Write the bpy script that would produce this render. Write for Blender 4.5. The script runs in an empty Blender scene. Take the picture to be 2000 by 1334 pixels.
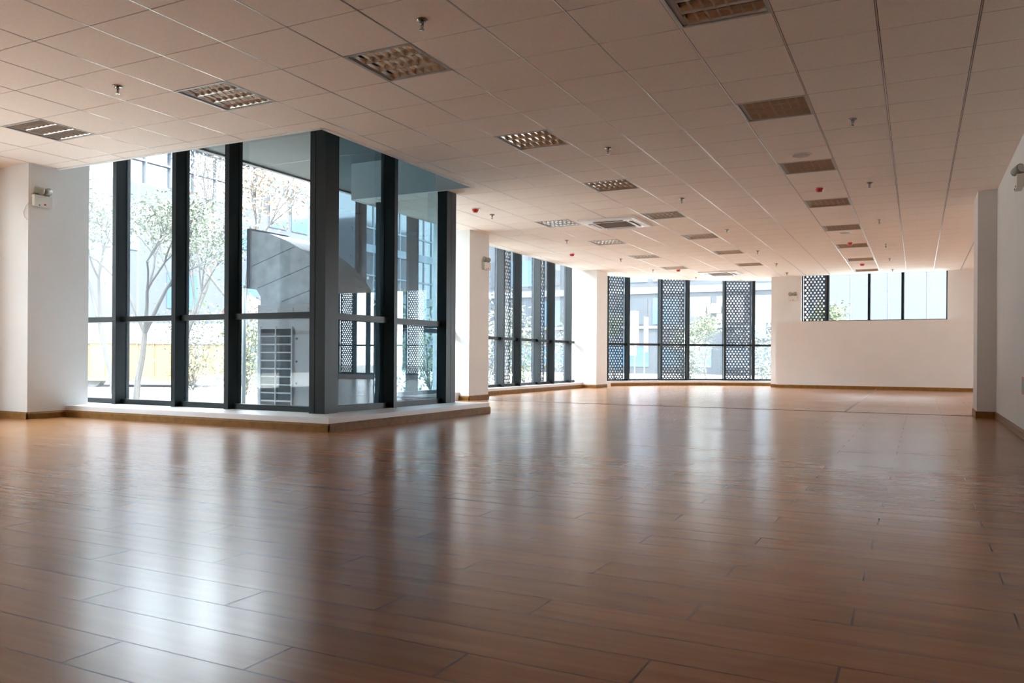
import bpy, bmesh, math, random
from mathutils import Vector, Matrix
S = bpy.context.scene
COL = S.collection
R = math.radians

# ------------------------------------------------------------------ camera
CAMZ = 0.75
F_PX, YAW, ROLL = 1571.27, 0.466172, 0.0060229
cam_d = bpy.data.cameras.new('camera')
cam = bpy.data.objects.new('camera', cam_d)
COL.objects.link(cam)
rt = Vector((math.cos(YAW), math.sin(YAW), 0))
fw = Vector((-math.sin(YAW), math.cos(YAW), 0))
up = Vector((0, 0, 1))
r2 = rt * math.cos(ROLL) + up * math.sin(ROLL)
u2 = up * math.cos(ROLL) - rt * math.sin(ROLL)
M = Matrix((r2, u2, -fw)).transposed().to_4x4()
M.translation = Vector((0, 0, CAMZ))
cam.matrix_world = M
cam_d.sensor_width = 36
cam_d.sensor_fit = 'HORIZONTAL'
cam_d.lens = 36 * F_PX / 2000
cam_d.shift_y = 32.09 / 2000
cam_d.clip_start = 0.02
cam_d.clip_end = 500
S.camera = cam

# ------------------------------------------------------------------ world, sun, exposure
SKY = 3.3
w = bpy.data.worlds.new('sky')
S.world = w
w.use_nodes = True
nt = w.node_tree
nt.nodes.clear()
out = nt.nodes.new('ShaderNodeOutputWorld')
bg = nt.nodes.new('ShaderNodeBackground')
tc = nt.nodes.new('ShaderNodeTexCoord')
sx = nt.nodes.new('ShaderNodeSeparateXYZ')
cr = nt.nodes.new('ShaderNodeValToRGB')
cr.color_ramp.elements[0].position = 0.0
cr.color_ramp.elements[0].color = (0.88, 0.945, 1.0, 1)
cr.color_ramp.elements[1].position = 0.7
cr.color_ramp.elements[1].color = (0.78, 0.89, 1.0, 1)
nt.links.new(tc.outputs['Generated'], sx.inputs[0])
nt.links.new(sx.outputs['Z'], cr.inputs[0])
nt.links.new(cr.outputs[0], bg.inputs[0])
bg.inputs[1].default_value = SKY
nt.links.new(bg.outputs[0], out.inputs[0])

sd = bpy.data.lights.new('sun', 'SUN')
sd.energy = 5.5
sd.angle = R(6)
sd.color = (1.0, 0.90, 0.78)
sun = bpy.data.objects.new('sun', sd)
sun.rotation_euler = (R(42), 0, R(55))     # from the south-east and high: behind the building
COL.objects.link(sun)

S.view_settings.view_transform = 'Standard'
S.view_settings.look = 'None'
S.view_settings.gamma = 1
S.view_settings.exposure = 3.0
S.cycles.max_bounces = 14
S.cycles.diffuse_bounces = 7
S.cycles.glossy_bounces = 5
S.cycles.transparent_max_bounces = 16
S.cycles.sample_clamp_indirect = 8

# ------------------------------------------------------------------ materials
def mat(name, col, rough=0.6, metal=0.0, noise=0.0, nscale=8.0, bump=0.0, spec=0.5, coat=0.0):
    m = bpy.data.materials.new(name)
    m.use_nodes = True
    t = m.node_tree
    b = t.nodes['Principled BSDF']
    b.inputs['Base Color'].default_value = (*col, 1)
    b.inputs['Roughness'].default_value = rough
    b.inputs['Metallic'].default_value = metal
    b.inputs['Specular IOR Level'].default_value = spec
    b.inputs['Coat Weight'].default_value = coat
    if noise or bump:
        tx = t.nodes.new('ShaderNodeTexCoord')
        n = t.nodes.new('ShaderNodeTexNoise')
        n.inputs['Scale'].default_value = nscale
        n.inputs['Detail'].default_value = 5
        t.links.new(tx.outputs['Object'], n.inputs['Vector'])
        if noise:
            r = t.nodes.new('ShaderNodeValToRGB')
            r.color_ramp.elements[0].position = 0.3
            r.color_ramp.elements[1].position = 0.7
            r.color_ramp.elements[0].color = (*[max(0, c * (1 - noise)) for c in col], 1)
            r.color_ramp.elements[1].color = (*[min(1, c * (1 + noise)) for c in col], 1)
            t.links.new(n.outputs['Fac'], r.inputs[0])
            t.links.new(r.outputs[0], b.inputs['Base Color'])
        if bump:
            bp = t.nodes.new('ShaderNodeBump')
            bp.inputs['Strength'].default_value = bump
            bp.inputs['Distance'].default_value = 0.01
            t.links.new(n.outputs['Fac'], bp.inputs['Height'])
            t.links.new(bp.outputs[0], b.inputs['Normal'])
    return m

def glass_mat(name, tint, ior=1.42, refl=(1, 1, 1), haze=0.012):
    m = bpy.data.materials.new(name)
    m.use_nodes = True
    t = m.node_tree
    t.nodes.clear()
    o = t.nodes.new('ShaderNodeOutputMaterial')
    tr = t.nodes.new('ShaderNodeBsdfTransparent')
    tr.inputs[0].default_value = (*tint, 1)
    g = t.nodes.new('ShaderNodeBsdfGlossy')
    g.inputs['Color'].default_value = (*refl, 1)
    g.inputs['Roughness'].default_value = 0.0
    lw = t.nodes.new('ShaderNodeLayerWeight')
    lw.inputs[0].default_value = 0.5
    f0 = ((ior - 1) / (ior + 1)) ** 2
    pw = t.nodes.new('ShaderNodeMath'); pw.operation = 'POWER'; pw.inputs[1].default_value = 5
    f = t.nodes.new('ShaderNodeMath'); f.operation = 'MULTIPLY_ADD'
    f.inputs[1].default_value = 1 - f0; f.inputs[2].default_value = f0
    t.links.new(lw.outputs['Facing'], pw.inputs[0])
    t.links.new(pw.outputs[0], f.inputs[0])
    mx = t.nodes.new('ShaderNodeMixShader')
    t.links.new(f.outputs[0], mx.inputs[0])
    t.links.new(tr.outputs[0], mx.inputs[1])
    t.links.new(g.outputs[0], mx.inputs[2])
    hz = t.nodes.new('ShaderNodeBsdfTranslucent')      # glare haze over the outdoor view, mixed into the glass as pale translucency
    hz.inputs[0].default_value = (0.85, 0.92, 1.0, 1)
    m2 = t.nodes.new('ShaderNodeMixShader')
    m2.inputs[0].default_value = haze
    t.links.new(mx.outputs[0], m2.inputs[1])
    t.links.new(hz.outputs[0], m2.inputs[2])
    t.links.new(m2.outputs[0], o.inputs[0])
    return m

def floor_mat():
    m = bpy.data.materials.new('laminate floor')
    m.use_nodes = True
    t = m.node_tree
    b = t.nodes['Principled BSDF']
    L = t.links.new
    def N(k, **kw):
        n = t.nodes.new(k)
        for a, v in kw.items():
            setattr(n, a, v)
        return n
    def math_(op, a, c=None, d=None):
        n = N('ShaderNodeMath', operation=op)
        for i, v in enumerate((a, c, d)):
            if v is None:
                continue
            if isinstance(v, (int, float)):
                n.inputs[i].default_value = v
            else:
                L(v, n.inputs[i])
        return n.outputs[0]
    g = N('ShaderNodeNewGeometry')
    s = N('ShaderNodeSeparateXYZ')
    L(g.outputs['Position'], s.inputs[0])
    x, y = s.outputs['X'], s.outputs['Y']
    W, LEN = 0.1722, 1.2690
    yr = math_('DIVIDE', math_('SUBTRACT', y, 1.2590), W)
    row = math_('FLOOR', yr)
    fy = math_('SUBTRACT', yr, row)
    x0 = math_('ADD', math_('MULTIPLY', math_('SUBTRACT', row, 3), 0.4238), -1.857)
    xr = math_('DIVIDE', math_('SUBTRACT', x, x0), LEN)
    colm = math_('FLOOR', xr)
    fx = math_('SUBTRACT', xr, colm)
    dy = math_('MULTIPLY', math_('MINIMUM', fy, math_('SUBTRACT', 1, fy)), W)
    dx = math_('MULTIPLY', math_('MINIMUM', fx, math_('SUBTRACT', 1, fx)), LEN)
    def soft(d, wd):      # 1 in the joint, fading out over the eased plank edge
        return math_('SUBTRACT', 1.0, math_('MINIMUM', math_('DIVIDE', d, wd), 1.0))
    gap = math_('MINIMUM', math_('MULTIPLY', math_('MAXIMUM', soft(dy, 0.0032), soft(dx, 0.0042)), 1.5), 1.0)
    cv = N('ShaderNodeCombineXYZ')
    L(row, cv.inputs[0]); L(colm, cv.inputs[1])
    wn = N('ShaderNodeTexWhiteNoise', noise_dimensions='2D')
    L(cv.outputs[0], wn.inputs['Vector'])
    gv = N('ShaderNodeCombineXYZ')
    L(math_('MULTIPLY', x, 1.3), gv.inputs[0])
    L(math_('MULTIPLY', y, 15.0), gv.inputs[1])
    L(math_('MULTIPLY', wn.outputs['Value'], 37.0), gv.inputs[2])
    gn = N('ShaderNodeTexNoise')
    gn.inputs['Scale'].default_value = 1.0
    gn.inputs['Detail'].default_value = 3.0
    gn.inputs['Distortion'].default_value = 0.6
    L(gv.outputs[0], gn.inputs['Vector'])
    r = N('ShaderNodeValToRGB')
    e = r.color_ramp.elements
    e[0].position = 0.25; e[0].color = (0.29, 0.122, 0.040, 1)
    e[1].position = 0.75; e[1].color = (0.41, 0.188, 0.068, 1)
    L(gn.outputs['Fac'], r.inputs[0])
    hv = N('ShaderNodeHueSaturation')
    L(r.outputs[0], hv.inputs['Color'])
    L(math_('MULTIPLY_ADD', wn.outputs['Value'], 0.16, 0.92), hv.inputs['Value'])
    mx = N('ShaderNodeMix', data_type='RGBA')
    L(gap, mx.inputs[0])
    L(hv.outputs[0], mx.inputs[6])
    mx.inputs[7].default_value = (0.095, 0.043, 0.019, 1)
    L(mx.outputs[2], b.inputs['Base Color'])
    sn = N('ShaderNodeTexNoise')
    sn.inputs['Scale'].default_value = 1.3
    sn.inputs['Detail'].default_value = 4
    L(g.outputs['Position'], sn.inputs['Vector'])
    L(math_('MULTIPLY_ADD', sn.outputs['Fac'], 0.10, math_('MULTIPLY_ADD', gap, 0.05, 0.185)), b.inputs['Roughness'])
    L(math_('MULTIPLY_ADD', gap, -0.26, 0.40), b.inputs['Specular IOR Level'])
    b.inputs['Coat Weight'].default_value = 0.0
    b.inputs['Coat Roughness'].default_value = 0.12
    return m

M_WALL = mat('white wall paint', (0.770, 0.745, 0.715), 0.75, noise=0.015, nscale=3, bump=0.05)
M_TILE = mat('mineral ceiling tile', (0.900, 0.800, 0.710), 0.9, noise=0.03, nscale=60, bump=0.10)
M_TBAR = mat('ceiling grid metal', (0.460, 0.430, 0.400), 0.28, metal=0.7)
M_GAP = mat('dark ceiling gap', (0.080, 0.065, 0.055), 0.9)
M_VOID = mat('grey plenum plaster', (0.30, 0.30, 0.31), 0.9, noise=0.05, nscale=4)
M_FLOOR = floor_mat()
M_FRAME = mat('dark blue grey aluminium', (0.009, 0.013, 0.014), 0.38, noise=0.06, nscale=90, spec=0.3)
M_SILL = mat('white sill stone', (0.82, 0.82, 0.82), 0.35, noise=0.02, nscale=6)
M_BASE = mat('golden oak skirting', (0.240, 0.115, 0.025), 0.5, noise=0.18, nscale=14, spec=0.25)
M_STRIP = mat('brown floor strip', (0.10, 0.055, 0.035), 0.4, noise=0.1)
M_GLASS = glass_mat('clear window glass', (0.945, 0.97, 0.975))
M_GLASS_T = glass_mat('blue tinted window glass', (0.50, 0.60, 0.64), 1.6)
M_PERF = mat('perforated blue steel screen', (0.040, 0.055, 0.085), 0.5, noise=0.05)
M_ALU = mat('bright louvre aluminium', (0.860, 0.810, 0.740), 0.24, metal=0.72)
M_HOUS = mat('grey lamp housing', (0.30, 0.29, 0.27), 0.5)
M_RIM = mat('cream lamp rim', (0.42, 0.41, 0.38), 0.45)
M_TUBE = mat('unlit fluorescent tube', (0.85, 0.84, 0.80), 0.25)
M_CHROME = mat('chrome', (0.35, 0.33, 0.31), 0.2, metal=1.0)
M_RED = mat('red plastic', (0.62, 0.02, 0.015), 0.35, noise=0.04)
M_WPL = mat('cream white plastic', (0.72, 0.70, 0.63), 0.4, noise=0.02)
M_LAMPH = mat('olive grey plastic', (0.30, 0.295, 0.24), 0.35)
M_BLK = mat('black plastic', (0.015, 0.013, 0.012), 0.4)
M_LENS = mat('frosted lens', (0.75, 0.75, 0.72), 0.15)
M_ACW = mat('white air conditioner plastic', (0.80, 0.79, 0.77), 0.35)
M_GRL = mat('taupe intake grille', (0.22, 0.18, 0.14), 0.7)
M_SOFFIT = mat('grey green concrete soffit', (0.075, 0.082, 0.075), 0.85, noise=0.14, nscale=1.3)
M_GROUND = mat('pale concrete paving', (0.280, 0.270, 0.250), 0.85, noise=0.08, nscale=0.7)
M_CONC = mat('pale concrete', (0.45, 0.46, 0.46), 0.85, noise=0.06)
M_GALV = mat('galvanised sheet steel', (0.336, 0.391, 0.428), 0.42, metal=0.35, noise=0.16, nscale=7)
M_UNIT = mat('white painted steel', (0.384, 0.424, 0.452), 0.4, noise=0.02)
M_DARK = mat('dark coil', (0.045, 0.06, 0.065), 0.6, noise=0.2, nscale=40)
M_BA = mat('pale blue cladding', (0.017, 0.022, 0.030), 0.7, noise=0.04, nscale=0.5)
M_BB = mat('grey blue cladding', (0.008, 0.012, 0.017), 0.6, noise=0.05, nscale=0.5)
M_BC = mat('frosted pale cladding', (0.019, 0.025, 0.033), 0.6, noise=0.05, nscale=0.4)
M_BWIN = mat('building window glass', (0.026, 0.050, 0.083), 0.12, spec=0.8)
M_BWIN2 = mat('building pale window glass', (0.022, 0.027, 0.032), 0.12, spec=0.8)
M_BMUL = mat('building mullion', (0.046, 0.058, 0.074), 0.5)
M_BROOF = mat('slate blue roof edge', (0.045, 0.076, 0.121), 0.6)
M_WHITE = mat('white paint', (0.75, 0.76, 0.78), 0.5)
M_YEL = mat('yellow ribbed steel', (0.122, 0.072, 0.016), 0.5, noise=0.05, nscale=2)
M_TARP = mat('white tarpaulin', (0.078, 0.081, 0.083), 0.7, noise=0.06)
M_TYRE = mat('rubber tyre', (0.03, 0.03, 0.03), 0.8)
M_RSTR = mat('red reflective strip', (0.65, 0.12, 0.12), 0.4)
M_FENCE = mat('blue grey fence sheet', (0.025, 0.033, 0.039), 0.6, noise=0.05)
M_PINK = mat('pink fabric banner', (0.087, 0.050, 0.048), 0.7)
M_REDC = mat('red canopy fabric', (0.047, 0.007, 0.008), 0.6)
M_BARK = mat('pale grey bark', (0.023, 0.023, 0.022), 0.85, noise=0.2, nscale=10)
def leafm(n, c):
    m = mat(n, c, 0.55, noise=0.22, nscale=2.5)
    return m
M_LEAF = leafm('fresh green leaves', (0.028, 0.042, 0.020))
M_LEAFY = leafm('yellow green leaves', (0.049, 0.062, 0.020))
M_LEAFP = leafm('pale olive leaves', (0.040, 0.048, 0.032))
M_LEAFF = leafm('faded pink leaves', (0.091, 0.078, 0.067))
M_LEAFO = leafm('orange autumn leaves', (0.087, 0.058, 0.032))
M_SIGN = mat('dark blue sign board', (0.05, 0.09, 0.16), 0.5)
M_GREY = mat('grey painted post', (0.102, 0.120, 0.129), 0.5)

# ------------------------------------------------------------------ helpers
class MB:
    def __init__(s):
        s.bm = bmesh.new()
    def box(s, x0, x1, y0, y1, z0, z1, bev=0.0):
        vs = [s.bm.verts.new(p) for p in
              [(x0, y0, z0), (x1, y0, z0), (x1, y1, z0), (x0, y1, z0), (x0, y0, z1), (x1, y0, z1), (x1, y1, z1), (x0, y1, z1)]]
        fs = [s.bm.faces.new([vs[i] for i in q]) for q in
              [(0, 3, 2, 1), (4, 5, 6, 7), (0, 1, 5, 4), (1, 2, 6, 5), (2, 3, 7, 6), (3, 0, 4, 7)]]
        if bev:
            es = list({e for f in fs for e in f.edges})
            bmesh.ops.bevel(s.bm, geom=es, offset=bev, segments=2, affect='EDGES', profile=0.7)
        return s
    def poly(s, pts):
        try:
            s.bm.faces.new([s.bm.verts.new(p) for p in pts])
        except ValueError:
            pass
        return s
    def prism(s, pts2, z0, z1):
        n = len(pts2)
        a = [s.bm.verts.new((p[0], p[1], z0)) for p in pts2]
        b = [s.bm.verts.new((p[0], p[1], z1)) for p in pts2]
        s.bm.faces.new(list(reversed(a)))
        s.bm.faces.new(b)
        for i in range(n):
            j = (i + 1) % n
            s.bm.faces.new((a[i], a[j], b[j], b[i]))
        return s
    def extrude(s, prof, origin, ax_u, ax_v, ax_w, length):
        """profile in (u,v), swept along w"""
        o, U, V, Wv = Vector(origin), Vector(ax_u), Vector(ax_v), Vector(ax_w)
        a = [s.bm.verts.new(o + U * p[0] + V * p[1]) for p in prof]
        b = [s.bm.verts.new(o + U * p[0] + V * p[1] + Wv * length) for p in prof]
        n = len(prof)
        s.bm.faces.new(a)
        s.bm.faces.new(list(reversed(b)))
        for i in range(n):
            j = (i + 1) % n
            s.bm.faces.new((a[j], a[i], b[i], b[j]))
        return s
    def tube(s, p0, p1, r0, r1=None, n=12, caps=True):
        p0, p1 = Vector(p0), Vector(p1)
        r1 = r0 if r1 is None else r1
        d = (p1 - p0).normalized()
        a = d.orthogonal().normalized()
        b = d.cross(a)
        A, B = [], []
        for i in range(n):
            t = 2 * math.pi * i / n
            v = a * math.cos(t) + b * math.sin(t)
            A.append(s.bm.verts.new(p0 + v * r0))
            B.append(s.bm.verts.new(p1 + v * r1))
        for i in range(n):
            j = (i + 1) % n
            s.bm.faces.new((A[i], A[j], B[j], B[i]))
        if caps:
            s.bm.faces.new(list(reversed(A)))
            s.bm.faces.new(B)
        return s
    def path(s, pts, r, n=8):
        for p, q in zip(pts[:-1], pts[1:]):
            s.tube(p, q, r, r, n)
        return s
    def lathe(s, prof, n=24, c=(0, 0, 0)):
        rings = []
        for r, z in prof:
            if r < 1e-5:
                rings.append([s.bm.verts.new((c[0], c[1], c[2] + z))])
            else:
                rings.append([s.bm.verts.new((c[0] + r * math.cos(2 * math.pi * i / n), c[1] + r * math.sin(2 * math.pi * i / n), c[2] + z)) for i in range(n)])
        for A, B in zip(rings[:-1], rings[1:]):
            for i in range(n):
                j = (i + 1) % n
                q = [A[i % len(A)], A[j % len(A)], B[j % len(B)], B[i % len(B)]]
                u = []
                for v in q:
                    if v not in u:
                        u.append(v)
                if len(u) > 2:
                    try:
                        s.bm.faces.new(u)
                    except ValueError:
                        pass
        return s
    def xf(s, mx):
        bmesh.ops.transform(s.bm, matrix=mx, verts=s.bm.verts)
        return s
    def build(s, name, m, parent=None, smooth=False, loc=None):
        bmesh.ops.recalc_face_normals(s.bm, faces=s.bm.faces)
        me = bpy.data.meshes.new(name)
        s.bm.to_mesh(me)
        s.bm.free()
        me.materials.append(m)
        if smooth:
            for p in me.polygons:
                p.use_smooth = True
        o = bpy.data.objects.new(name, me)
        COL.objects.link(o)
        if parent:
            o.parent = parent
        if loc:
            o.location = loc
        return o

def tag(o, label=None, cat=None, group=None, kind=None):
    if label: o['label'] = label
    if cat: o['category'] = cat
    if group: o['group'] = group
    if kind: o['kind'] = kind
    return o
def struct(o, label=None):
    o['kind'] = 'structure'
    if label:
        o['label'] = label
    return o
def empty(name, loc=(0, 0, 0), rz=0):
    o = bpy.data.objects.new(name, None)
    o.empty_display_size = 0.1
    o.location = loc
    o.rotation_euler = (0, 0, rz)
    COL.objects.link(o)
    return o
def copy_tree(o, parent=None):
    c = o.copy()
    COL.objects.link(c)
    c.parent = parent
    for ch in [k for k in bpy.data.objects if k.parent == o]:
        copy_tree(ch, c)
    return c

# ------------------------------------------------------------------ dimensions
CH = 2.992           # ceiling height
SLAB = 3.50          # underside of the storey above
SILL = 0.137
GX, GY, T = -3.8447, 4.7940, 0.6      # ceiling grid origin and module
BC, BR = (-2.01, 17.83), 6.12         # centre and radius of the curved bay (sill and ceiling edge)
def P(i, j):
    return (GX + i * T, GY + j * T)

# ------------------------------------------------------------------ floor
fl = MB()
arc = [(BC[0] + (BR + .45) * math.cos(R(a)), BC[1] + (BR + .45) * math.sin(R(a))) for a in range(104, 156, 4)]
def quad(x0, x1, y0, y1, z=0.0):
    fl.poly([(x0, y0, z), (x1, y0, z), (x1, y1, z), (x0, y1, z)])
quad(-10.3, 1.03, -5.1, 7.0)
quad(-5.75, 1.03, 7.0, 9.5)
quad(-7.42, 1.03, 9.5, 12.4)
quad(-7.95, 1.03, 12.4, 13.0)
quad(-7.95, 8.1, 13.0, 20.3)
fl.poly([(8.1, 20.3, 0), (8.1, 23.0, 0), (-3.55, 23.0, 0)] + [(x, y, 0) for x, y in arc] + [(-7.95, 20.3, 0)])
floor = struct(fl.build('floor', M_FLOOR), 'glossy reddish brown laminate plank floor')
# planks change direction strips
s_ = MB(); s_.box(-7.0, 0.71, 12.50, 12.535, 0.0, 0.004)
struct(s_.build('trim_1', M_STRIP), 'thin dark strip across the far floor')
s_ = MB(); s_.box(-0.935, -0.905, 12.535, 22.43, 0.0, 0.003)
struct(s_.build('trim_2', M_STRIP), 'thin dark joint running along the far floor')

# ------------------------------------------------------------------ ceiling tiles, grid and edge
lights_C = [(0, 0), (0, 4), (0, 8), (0, 12), (0, 16), (0, 20), (0, 24)]
lights_L = [(-3, 0), (-7, 0)]
lights_D = [(-3, 12), (-3, 16), (-3, 20), (-3, 24)]
lights_R = [(4, 0), (4, 4), (4, 8), (4, 12), (4, 16), (4, 20), (4, 24), (4, 28)]
holes = set(lights_C + lights_L + lights_D + lights_R)
def clip(poly, n, d):
    """keep n.p <= d"""
    res = []
    for i in range(len(poly)):
        a, b = poly[i], poly[(i + 1) % len(poly)]
        da, db = n[0] * a[0] + n[1] * a[1] - d, n[0] * b[0] + n[1] * b[1] - d
        if da <= 0:
            res.append(a)
        if (da < 0 < db) or (db < 0 < da):
            t = da / (da - db)
            res.append((a[0] + (b[0] - a[0]) * t, a[1] + (b[1] - a[1]) * t))
    return res
def rect(x0, x1, y0, y1):
    return [((1, 0), x1), ((-1, 0), -x0), ((0, 1), y1), ((0, -1), -y0)]
disc = [((math.cos(R(a)), math.sin(R(a))), BR + BC[0] * math.cos(R(a)) + BC[1] * math.sin(R(a))) for a in range(96, 172, 3)]
EX = -5.22     # inner edge of the ceiling opening beside the glass box
regions = [rect(-10.2, 0.93, -5.0, 6.2), rect(EX, 0.93, 6.2, 9.23), rect(-7.2, 0.93, 9.23, 12.6), rect(-7.62, 0.93, 12.6, 13.0),
           rect(-7.62, 8.0, 13.0, 19.9), rect(-3.55, 8.0, 19.9, 22.78), rect(-8.2, -3.55, 19.9, 24.6) + disc]
tl = MB()
gb = MB()
G = 0.0085
GC = 0.0048
bk = MB()
for reg in regions:
    for i in range(-12, 21):
        for j in range(-18, 35):
            x, y = P(i, j)
            full = [(x, y), (x + T, y), (x + T, y + T), (x, y + T)]
            for n, d in reg:
                full = clip(full, n, d)
                if len(full) < 3:
                    break
            if len(full) < 3 or (i, j) in holes:
                continue
            tile = [(x + G, y + GC), (x + T - G, y + GC), (x + T - G, y + T - GC), (x + G, y + T - GC)]
            for n, d in reg:
                tile = clip(tile, n, d)
                if len(tile) < 3:
                    break
            bk.poly([(p[0], p[1], CH + 0.0065) for p in full])
            if len(tile) >= 3:
                tl.prism(tile, CH, CH + 0.005)
struct(tl.build('ceiling', M_TILE), 'suspended ceiling of square mineral tiles')
for (x0, x1, y0, y1) in ((-10.2, 0.93, -5.0, 6.2), (EX, 0.93, 6.2, 9.23), (-7.2, 0.93, 9.23, 12.6), (-7.62, 0.93, 12.6, 13.0), (-7.62, 8.0, 13.0, 19.9), (-3.55, 8.0, 19.9, 22.78), (-8.2, -3.55, 19.9, 24.6)):
    for i in range(-12, 21):
        x = GX + i * T
        if not x0 < x < x1:
            continue
        ye = y1
        ys_ = y0
        if y1 == 24.6:
            h2 = BR * BR - (x - BC[0]) ** 2
            if h2 <= 0:
                continue
            ye = BC[1] + math.sqrt(h2)
            if ye < y0:
                continue
        gb.box(x - .0045, x + .0045, ys_, ye, CH - .001, CH + .004)
struct(bk.build('trim_11', M_GAP), 'dark recess above the gaps between ceiling tiles')
struct(gb.build('trim_3', M_TBAR), 'metal grid between the ceiling tiles')
# angle strip and fascia around the opened edges
fa = MB()
ed = MB()
def edge(p, q):
    v = Vector((q[0] - p[0], q[1] - p[1], 0)); L = v.length; v.normalize()
    n = Vector((-v.y, v.x, 0))            # n points to the open side
    for b_, o0, o1, z0, z1 in ((fa, 0.0, 0.03, CH + 0.004, SLAB), (ed, -0.022, 0.032, CH - 0.004, CH + 0.004)):
        pts = [Vector((p[0], p[1], 0)) + n * o0, Vector((q[0], q[1], 0)) + n * o0, Vector((q[0], q[1], 0)) + n * o1, Vector((p[0], p[1], 0)) + n * o1]
        b_.prism([(k.x, k.y) for k in pts], z0, z1)
# left window edge (open side +y), glass box edge (open side -x), notch edge (open side -y), west edge (-x)
edge((-9.28, 6.2), (EX, 6.2))
edge((EX, 6.2), (EX, 9.23))
edge((EX, 9.23), (-7.2, 9.23))
edge((-7.2, 9.23), (-7.2, 12.4))
edge((-7.62, 12.6), (-7.62, 19.9))
an = [R(a) for a in range(162, 103, -3)]
pa = [(BC[0] + BR * math.cos(a), BC[1] + BR * math.sin(a)) for a in an]
for p, q in zip(pa[:-1], pa[1:]):
    edge(p, q)
struct(fa.build('wall_ceiling_fascia', M_WALL), 'plaster upstand above the ceiling edge')
struct(ed.build('trim_4', M_WALL), 'white angle along the ceiling edge')

# ------------------------------------------------------------------ slab over everything, with the outer soffit
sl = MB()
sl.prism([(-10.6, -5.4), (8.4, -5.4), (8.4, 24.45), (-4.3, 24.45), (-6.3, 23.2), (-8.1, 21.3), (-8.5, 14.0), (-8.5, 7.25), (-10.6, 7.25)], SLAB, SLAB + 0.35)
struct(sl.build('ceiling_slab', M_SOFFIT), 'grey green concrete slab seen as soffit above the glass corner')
jl = MB()
for yy in (8.75, 11.2):
    jl.box(-8.5, -5.8, yy, yy + 0.018, SLAB - 0.003, SLAB)
jl.box(-8.52, -8.45, 7.1, 14.0, SLAB - 0.03, SLAB)
struct(jl.build('trim_5', M_BLK), 'dark joint lines and drip edge of the soffit')

# ------------------------------------------------------------------ walls
def wall(name, boxes, label=None, m=M_WALL):
    b = MB()
    for q in boxes:
        b.box(*q)
    return struct(b.build(name, m), label)
wall('wall_right', [(0.93, 1.13, -5.1, 12.24, 0, SLAB), (0.71, 1.13, 12.24, 13.03, 0, SLAB)], 'plain grey white wall with a pilaster at its end')
wall('wall_back', [(-10.3, 1.0, -5.3, -5.1, 0, SLAB)])
wall('wall_left', [(-10.4, -10.2, -5.2, 0.65, 0, SLAB), (-10.4, -10.2, 4.9, 5.85, 0, SLAB), (-10.4, -10.2, 0.65, 4.9, SLAB - 0.2, SLAB)])
wall('wall_extension', [(1.13, 8.2, 12.83, 13.03, 0, SLAB), (8.0, 8.2, 13.03, 14.2, 0, SLAB), (8.0, 8.2, 15.61, 18.4, 0, SLAB), (8.0, 8.2, 19.81, 23.05, 0, SLAB), (8.0, 8.2, 14.2, 15.61, 0, 0.9), (8.0, 8.2, 14.2, 15.61, 2.99, SLAB), (8.0, 8.2, 18.4, 19.81, 0, 0.9), (8.0, 8.2, 18.4, 19.81, 2.99, SLAB)])
wall('wall_left_column', [(-10.06, -9.28, 5.85, 6.62, 0, SLAB), (-10.4, -10.06, 5.85, 7.1, 0, SLAB)], 'square white column at the left with an emergency light')
wall('wall_middle_column', [(-7.75, -7.0, 12.24, 12.95, 0, SLAB)], 'white column left of the middle window')
wall('wall_bay_column', [(-8.0, -7.24, 19.14, 19.92, 0, SLAB)], 'white column between the middle window and the curved bay')
wall('wall_far', [(-3.55, -2.78, 22.75, 24.3, 0, SLAB), (-2.78, 0.68, 22.75, 23.1, 0, 1.762), (0.68, 2.3, 22.75, 23.1, 0, SLAB)], 'far beige wall around the high window')
b = MB(); b.box(-3.38, 1.21, 22.45, 22.75, 0, 1.762)
struct(b.build('wall_far_plinth', M_WALL), 'thick low wall under the high window')

# sills / platforms
def arcpts(r, a0, a1, n=14):
    return [(BC[0] + r * math.cos(R(a0 + (a1 - a0) * k / n)), BC[1] + r * math.sin(R(a0 + (a1 - a0) * k / n))) for k in range(n + 1)]
b = MB()
b.prism([(-9.28, 6.33), (EX, 6.33), (EX, 9.69), (-5.95, 9.69), (-5.95, 7.12), (-9.95, 7.12), (-9.95, 6.62), (-9.28, 6.62)], 0.0, SILL)
bmesh.ops.bevel(b.bm, geom=[e for e in b.bm.edges if all(v.co.z > 0.1 for v in e.verts)], offset=0.006, segments=2, affect='EDGES')
struct(b.build('trim_6', M_SILL), 'white raised sill wrapping the glass corner')
b = MB(); b.box(-7.45, -7.2, 9.72, 12.24, 0, SILL); b.box(-8.05, -7.6, 12.95, 19.14, 0, SILL)
struct(b.build('trim_7', M_SILL), 'white sill under the middle window')
b = MB(); b.prism(arcpts(BR, 104.4, 156) + list(reversed(arcpts(BR + 0.45, 103.4, 156))), 0, SILL)
struct(b.build('trim_8', M_SILL), 'white curved sill under the bay window')
b = MB(); b.box(2.3, 8.0, 22.75, 23.1, 0, SILL)
struct(b.build('trim_9', M_SILL))

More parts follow.
